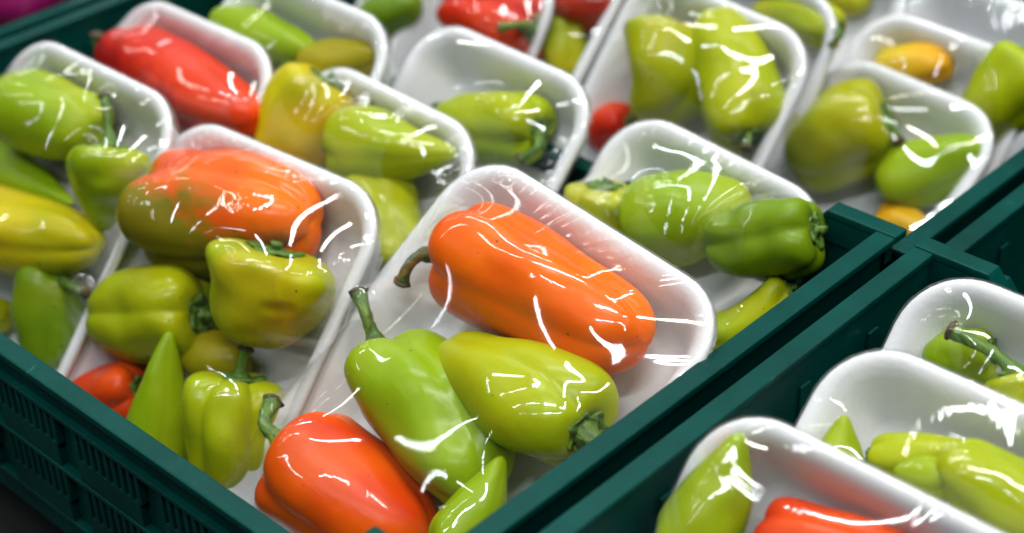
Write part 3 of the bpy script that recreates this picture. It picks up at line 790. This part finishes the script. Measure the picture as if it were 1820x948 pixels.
for idx, (n, kind, A, B, R, opt) in enumerate(PEPPERS):
    rng = np.random.default_rng(100 + idx)
    TM = tray_matrix(n)
    A, B = Vector(A), Vector(B)
    ax = (B - A); L = ax.length; ax.normalize()
    ref = Vector((0, 0, 1)) if abs(ax.z) < 0.9 else Vector((1, 0, 0))
    xx = ref.cross(ax).normalized(); yy = ax.cross(xx)
    LM = Matrix((xx, yy, ax)).transposed().to_4x4(); LM.translation = A
    root = empty('pepper', TM @ LM)
    tag(root, opt['label'], 'pepper', 'sweet peppers packed in the trays')
    hi = n in ('M', 'B')
    v, f = pepper_body(kind, L, R, opt['lobes'], opt['rot'], opt.get('bend', 0.0), rng, hi, opt.get('dents', ()), opt.get('lob', 1.0))
    mesh_obj('body', v, f, SKIN_MAT[opt['col']], root)
    add_geo(n, LM, v, f)
    # stem: a curved tapering stalk with a dried cut end, and the calyx it grows from
    inv = LM.inverted()
    pts = [inv @ Vector(p) for p in opt['stem']]
    if not pts:
        pts = [Vector((0, 0, -0.10 * R)), Vector((0.05 * R, 0, -0.22 * R))]
    base = Vector((0, 0, 0.05 * L))
    ctrl = [base] + pts
    path = catmull([tuple(p) for p in ctrl], 6)
    sr = opt.get('sr', min(0.0036, 0.17 * R))
    long_ = len(pts) > 1 and opt['stem']
    radii = []
    for i in range(len(path)):
        t = i / (len(path) - 1)
        radii.append(sr * (1.55 - 0.95 * min(1, t * 2.2) + 0.25 * max(0, (t - 0.8) / 0.2)))
    sv, sf = tube_mesh(path, radii)
    so = mesh_obj('stem', sv, sf, DRY_MAT if opt.get('dry') else STEM_MAT, root)
    cv, cf = calyx_mesh(R, L, kind, rng)
    mesh_obj('calyx', cv, cf, STEM_MAT, so)
    add_geo(n, LM, sv, sf); add_geo(n, LM, cv, cf)
    if long_:
        d = (Vector(path[-1]) - Vector(path[-2])).normalized()
        ev, ef = tube_mesh([Vector(path[-1]) - d * 0.0008, Vector(path[-1]) + d * 0.0006, Vector(path[-1]) + d * 0.0016], [radii[-1] * 1.12, radii[-1] * 1.15, radii[-1] * 0.8])
        mesh_obj('cut_end', ev, ef, CUT_MAT, so)
        add_geo(n, LM, ev, ef)

# ---- film stretched over rim and peppers: a membrane over an obstacle ----
def relax(u, obs, free, it):
    for _ in range(it):
        a = u.copy()
        a[1:-1, 1:-1] = 0.25 * (u[:-2, 1:-1] + u[2:, 1:-1] + u[1:-1, :-2] + u[1:-1, 2:])
        a = np.maximum(a, obs)
        u = np.where(free, a, u)
    return u

def film_heights(n, W, L, r, step):
    nx, ny = int(W / step) + 1, int(L / step) + 1
    xs = np.linspace(-W / 2, W / 2, nx); ys = np.linspace(-L / 2, L / 2, ny)
    X, Y = np.meshgrid(xs, ys, indexing='ij')
    qx = np.maximum(np.abs(X) - (W / 2 - r), 0); qy = np.maximum(np.abs(Y) - (L / 2 - r), 0)
    inside = np.hypot(qx, qy) < r - 0.0022
    inside &= (np.abs(X) < W / 2 - 0.0022) & (np.abs(Y) < L / 2 - 0.0022)
    obs = np.full(X.shape, -0.02)
    V, F = tray_geo[n]
    if V:
        tree = BVHTree.FromPolygons(V, F)
        down_ = Vector((0, 0, -1))
        for i in range(nx):
            for j in range(ny):
                if inside[i, j]:
                    h = tree.ray_cast(Vector((xs[i], ys[j], 0.2)), down_)
                    if h[0] is not None:
                        obs[i, j] = h[0].z + 0.0005
    # keep the tent below a steep lip right at the rim
    edge_d = np.minimum(np.minimum(W / 2 - np.abs(X), L / 2 - np.abs(Y)), r - np.hypot(qx, qy) + 1e-9)
    obs = np.minimum(obs, np.maximum(edge_d, 0) * 1.9 + 0.001)
    u = np.where(inside, np.maximum(obs, 0.0007), 0.0007)
    # coarse to fine
    for k in (8, 4, 2):
        uc = u[::k, ::k]
        # obstacle pooled upward so that peaks are not lost
        px, py = uc.shape
        oc = np.full((px, py), -0.02)
        for a in range(-(k // 2), k // 2 + 1):
            for b in range(-(k // 2), k // 2 + 1):
                sh = np.roll(np.roll(obs, a, 0), b, 1)[::k, ::k]
                oc = np.maximum(oc, sh)
        uc = relax(uc, oc, inside[::k, ::k], 160)
        gx = np.linspace(0, px - 1, nx) if (nx - 1) % k == 0 else np.arange(nx) / k
        gy = np.linspace(0, py - 1, ny) if (ny - 1) % k == 0 else np.arange(ny) / k
        gx = np.clip(gx, 0, px - 1); gy = np.clip(gy, 0, py - 1)
        i0 = np.minimum(gx.astype(int), px - 2); j0 = np.minimum(gy.astype(int), py - 2)
        fx = (gx - i0)[:, None]; fy = (gy - j0)[None, :]
        up = uc[i0][:, j0] * (1 - fx) * (1 - fy) + uc[i0 + 1][:, j0] * fx * (1 - fy) + uc[i0][:, j0 + 1] * (1 - fx) * fy + uc[i0 + 1][:, j0 + 1] * fx * fy
        u = np.where(inside, np.maximum(up, obs), 0.0007)
    u = relax(u, obs, inside, 260)
    for _ in range(3):                                    # take the facets off the contact lines
        a = u.copy()
        a[1:-1, 1:-1] = 0.5 * u[1:-1, 1:-1] + 0.125 * (u[:-2, 1:-1] + u[2:, 1:-1] + u[1:-1, :-2] + u[1:-1, 2:])
        u = np.where(inside, np.maximum(a, obs), u)
    return xs, ys, u

def sample(xs, ys, u, x, y):
    gx = np.clip((x - xs[0]) / (xs[1] - xs[0]), 0, len(xs) - 1.001); gy = np.clip((y - ys[0]) / (ys[1] - ys[0]), 0, len(ys) - 1.001)
    i = gx.astype(int); j = gy.astype(int); fx = gx - i; fy = gy - j
    return u[i, j] * (1 - fx) * (1 - fy) + u[i+1, j] * fx * (1 - fy) + u[i, j+1] * (1 - fx) * fy + u[i+1, j+1] * fx * fy

def make_film_mesh(n, W, L, r, parent):
    rng = np.random.default_rng(500 + sum(ord(c) for c in n))
    vn = [VNoise(rng) for _ in range(6)]
    xs, ys, u = film_heights(n, W, L, r, 0.00125 if n == 'M' else 0.00165)
    na, nr = {'M': (1240, 170), 'B': (1000, 160), 'F': (900, 130), 'Q': (900, 140), 'P': (900, 120), 'D': (700, 100)}.get(n, (520, 76))
    comb_amp, comb_reach, crk_amp, fold_amp, patch_lo = FILM_STYLE.get(n, FILM_STYLE['*'])
    base, arc = outline(W, L, r, 0.0021, na)
    s = (np.arange(1, nr + 1) / nr) ** 0.85
    Pp = base[None, :, :] * s[:, None, None]
    X, Y = Pp[..., 0], Pp[..., 1]
    Z = sample(xs, ys, u, X, Y)
    qx = np.maximum(np.abs(X) - (W / 2 - r), 0); qy = np.maximum(np.abs(Y) - (L / 2 - r), 0)
    ed = np.where((qx > 0) & (qy > 0), r - np.hypot(qx, qy), np.minimum(W / 2 - np.abs(X), L / 2 - np.abs(Y))) - 0.0021
    ed = np.maximum(ed, 0)
    U = np.broadcast_to(arc, X.shape)
    # how far the film floats free above what it covers: wrinkles flatten where it is pressed on
    # pleats across the rim, in patches
    patch = sstep(patch_lo, patch_lo + 0.6, vn[0](U * 19 + 3, ed * 30 + 7))
    for gx, gy, gr in GATHER.get(n, ()):
        patch = np.maximum(patch, np.exp(-((X - gx) ** 2 + (Y - gy) ** 2) / gr ** 2))
    reach = comb_reach * (0.55 + 0.45 * vn[1](U * 60, ed * 0 + 1))
    fall = np.clip(1 - ed / np.maximum(reach, 0.003), 0, 1)
    skew = U + ed * 0.35 * vn[2](U * 14, ed * 0)
    pleat = 0.8 * vn[4](skew * 190, ed * 25) + 0.8 * vn[1](skew * 380, ed * 30) + 0.4 * vn[2](skew * 760, ed * 45)
    Z = Z + comb_amp * pleat * fall * (0.12 + 0.88 * patch) * sstep(0, 0.0015, ed)
    hz = fall * (0.10 + 0.9 * patch) * (0.05 + 0.07 * np.clip(pleat, -0.6, 1)) + 0.05 * np.exp(-(ed / 0.003) ** 2)
    hz = np.clip(hz, 0, 0.35)
    # crinkled patches: thin parallel lines
    a = rng.uniform(0.2, 0.9)
    c_, s_ = math.cos(a), math.sin(a)
    wx = X + 0.004 * vn[3](X * 60, Y * 60); wy = Y + 0.004 * vn[4](X * 60 + 9, Y * 60)
    pm = sstep(0.30, 0.62, vn[3](X * 30 + 11, Y * 30 + 5))
    Z = Z + crk_amp * pm * vn[4]((wx * c_ + wy * s_) * 520, (-wx * s_ + wy * c_) * 60) * sstep(0, 0.004, ed)
    for gx, gy, gr, ga in CRINKLE.get(n, ()):
        ca, sa = math.cos(ga), math.sin(ga)
        pm = np.exp(-(((X - gx) ** 2 + (Y - gy) ** 2) / gr ** 2) ** 2) * sstep(-0.5, 0.1, vn[0](X * 160, Y * 160))
        q = (wx * ca + wy * sa) + 0.0012 * vn[5](X * 90, Y * 90)
        Z = Z + 0.000042 * pm * np.sin(q * 2 * math.pi / 0.0027 + 2.0 * vn[2](X * 130, Y * 40))
    # slack: broad shallow folds
    Z = Z + fold_amp * (vn[5]((wx * c_ - wy * s_) * 75, (wx * s_ + wy * c_) * 22) + 0.5 * vn[2](X * 42, Y * 42)) * sstep(0, 0.012, ed)
    Z[-1] = 0.0008
    rings = [np.stack([X, Y, Z], 2)]
    pl2 = 0.00010 * vn[1](arc * 430, arc * 0)
    for ins, z in ((0.0008, 0.0003), (-0.0005, -0.0009), (-0.0009, -0.0026), (-0.0004, -0.0050), (0.0060, -0.0150), (0.0125, -TD - 0.001)):
        p, _ = outline(W, L, r, ins, na)
        rings.append(np.stack([p[:, 0] * (1 + pl2 * 8), p[:, 1] * (1 + pl2 * 8), np.full(na, z) + pl2], 1)[None])
    c = sample(xs, ys, u, np.array([0.0]), np.array([0.0]))[0]
    hz = np.vstack([hz, np.full((6, na), 0.05)])
    return grid_obj('cling_film', np.concatenate(rings, 0), (0, 0, c), FILM, parent, hz)

# where the film is gathered into pleats (x, y, radius) and crinkled (x, y, radius, direction), tray coordinates
GATHER = {
    'M': [(-0.060, 0.095, 0.045), (-0.078, 0.055, 0.035), (-0.080, 0.005, 0.035), (-0.082, -0.045, 0.03), (0.020, 0.108, 0.022), (0.078, 0.060, 0.012)],
    'B': [(-0.032, 0.088, 0.025), (0.036, 0.086, 0.020)],
    'F': [(-0.021, 0.080, 0.025), (0.049, 0.080, 0.02), (-0.06, 0.06, 0.03)],
    'D': [(-0.02, 0.08, 0.03)],
    'Q': [(-0.044, 0.095, 0.016)],
}
CRINKLE = {
    'B': [(0.018, 0.064, 0.018, 0.55)],
    'P': [(-0.036, 0.085, 0.020, 1.1)],
    'Q': [(-0.030, 0.086, 0.014, 0.6), (-0.006, 0.082, 0.013, 0.6)],
    'F': [(0.050, 0.060, 0.016, 0.9)],
    'D': [(-0.015, 0.065, 0.012, 0.4)],
}

# height of rim pleats, how far in they run, crinkles, slack folds (metres)
FILM_STYLE = {
    '*': (0.00024, 0.020, 0.00003, 0.00006, 0.05),
    'M': (0.00050, 0.036, 0.00002, 0.00004, 0.30),
    'B': (0.00030, 0.026, 0.00006, 0.00006, -0.05),
    'F': (0.00026, 0.024, 0.00008, 0.00010, -0.05),
    'P': (0.00020, 0.026, 0.00003, 0.00005, 0.25),
    'Q': (0.00020, 0.022, 0.00003, 0.00004, 0.25),
}

for n, t in TRAYS.items():
    root = empty('foam_tray', tray_matrix(n))
    tag(root, TRAY_LABEL[n], 'tray', 'film-wrapped foam trays')
    r = 0.030
    make_shell(t['W'], t['L'], r, root)
    if n != 'O' or True:
        make_film_mesh(n, t['W'], t['L'], r, root)

# ------------------------------------------------------------------ radishes in the crate at the top left
def radish_mat():
    w = N('radish_skin')
    raw, vec = obj_coords(w)
    col = w.ramp(w.noise(vec, 30, 4.0), [(0.3, (0.20, 0.004, 0.07)), (0.6, (0.36, 0.010, 0.15)), (0.85, (0.45, 0.12, 0.20))])
    p = w.n('ShaderNodeBsdfPrincipled', Roughness=0.35)
    w.l(col, p.inputs['Base Color'])
    w.l(w.bump(w.noise(vec, 80, 3.0), 0.2, 0.002), p.inputs['Normal'])
    w.l(p.outputs[0], w.out.inputs['Surface'])
    return w.m
def root_mat():
    w = N('radish_root')
    raw, vec = obj_coords(w)
    p = w.n('ShaderNodeBsdfPrincipled', Roughness=0.6)
    w.l(w.ramp(w.noise(vec, 120, 3.0), [(0.3, (0.45, 0.28, 0.18)), (0.7, (0.70, 0.50, 0.34))]), p.inputs['Base Color'])
    w.l(p.outputs[0], w.out.inputs['Surface'])
    return w.m
RM, RTM = radish_mat(), root_mat()

def radish(loc, R, tilt, label):
    m = Matrix.Translation(loc) @ Matrix.Rotation(tilt[2], 4, 'Z') @ Matrix.Rotation(tilt[0], 4, 'X') @ Matrix.Rotation(tilt[1], 4, 'Y')
    root = empty('radish', m)
    tag(root, label, 'radish', 'radishes in the top left crate')
    rng = np.random.default_rng(int(abs(loc[0]) * 9999))
    prof = catmull([(1, 0), (.98, .2), (.88, .55), (.6, .86), (.15, 1.0), (-.35, .93), (-.7, .68), (-.9, .38), (-1.02, .15), (-1.1, 0)], 4)
    phi = np.linspace(0, 2 * math.pi, 40, endpoint=False)
    ph = rng.uniform(0, 6, 4)
    rings = []
    for z, r in prof[1:-1]:
        rr = R * r * (1 + .04 * np.sin(phi + ph[0] + z) + .03 * np.sin(3 * phi + ph[1] + 2 * z))
        rings.append(np.stack([rr * np.cos(phi), rr * np.sin(phi), np.full(40, z * R)], 1))
    v, f = loft(rings, (0, 0, R), (0, 0, -1.1 * R))
    mesh_obj('bulb', v, f, RM, root)
    tv, tf = tube_mesh(catmull([(0, 0, -1.02 * R), (.05 * R, 0, -1.4 * R), (.2 * R, .1 * R, -1.8 * R), (.5 * R, .2 * R, -2.1 * R)], 5), list(np.linspace(.14 * R, .02 * R, 16)))
    mesh_obj('root', tv, tf, RTM, root)
    lv, lf = tube_mesh(catmull([(0, 0, .95 * R), (.03 * R, 0, 1.15 * R), (.1 * R, 0, 1.4 * R)], 5), list(np.linspace(.24 * R, .16 * R, 11)))
    mesh_obj('leaf_stub', lv, lf, STEM_MAT, root)

RX, RY = -0.868, 0.428
radish((-0.850, 0.462, 0.002), 0.031, (0.5, 0.3, 0.2), 'big magenta radish at the top left corner')
radish((-0.874, 0.402, -0.008), 0.031, (1.2, 0.3, 1.2), 'magenta radish cut by the left edge beside the biggest one')
radish((-0.862, 0.530, -0.018), 0.028, (-1.9, 0.9, 0.6), 'magenta radish with its pale root showing, behind the biggest one')
radish((-0.925, 0.475, -0.020), 0.032, (1.0, -0.4, 2.6), 'magenta radish farthest from the pepper trays')
k = 0
for ix in range(2):
    for iy in range(4):
        k += 1
        radish((RX + 0.005 - 0.066 * ix, RY - 0.10 + 0.066 * iy, -0.088), 0.0335, (0.7 * k, 0.4 * k, 1.1 * k), 'magenta radish in the lower layer of the top left crate')
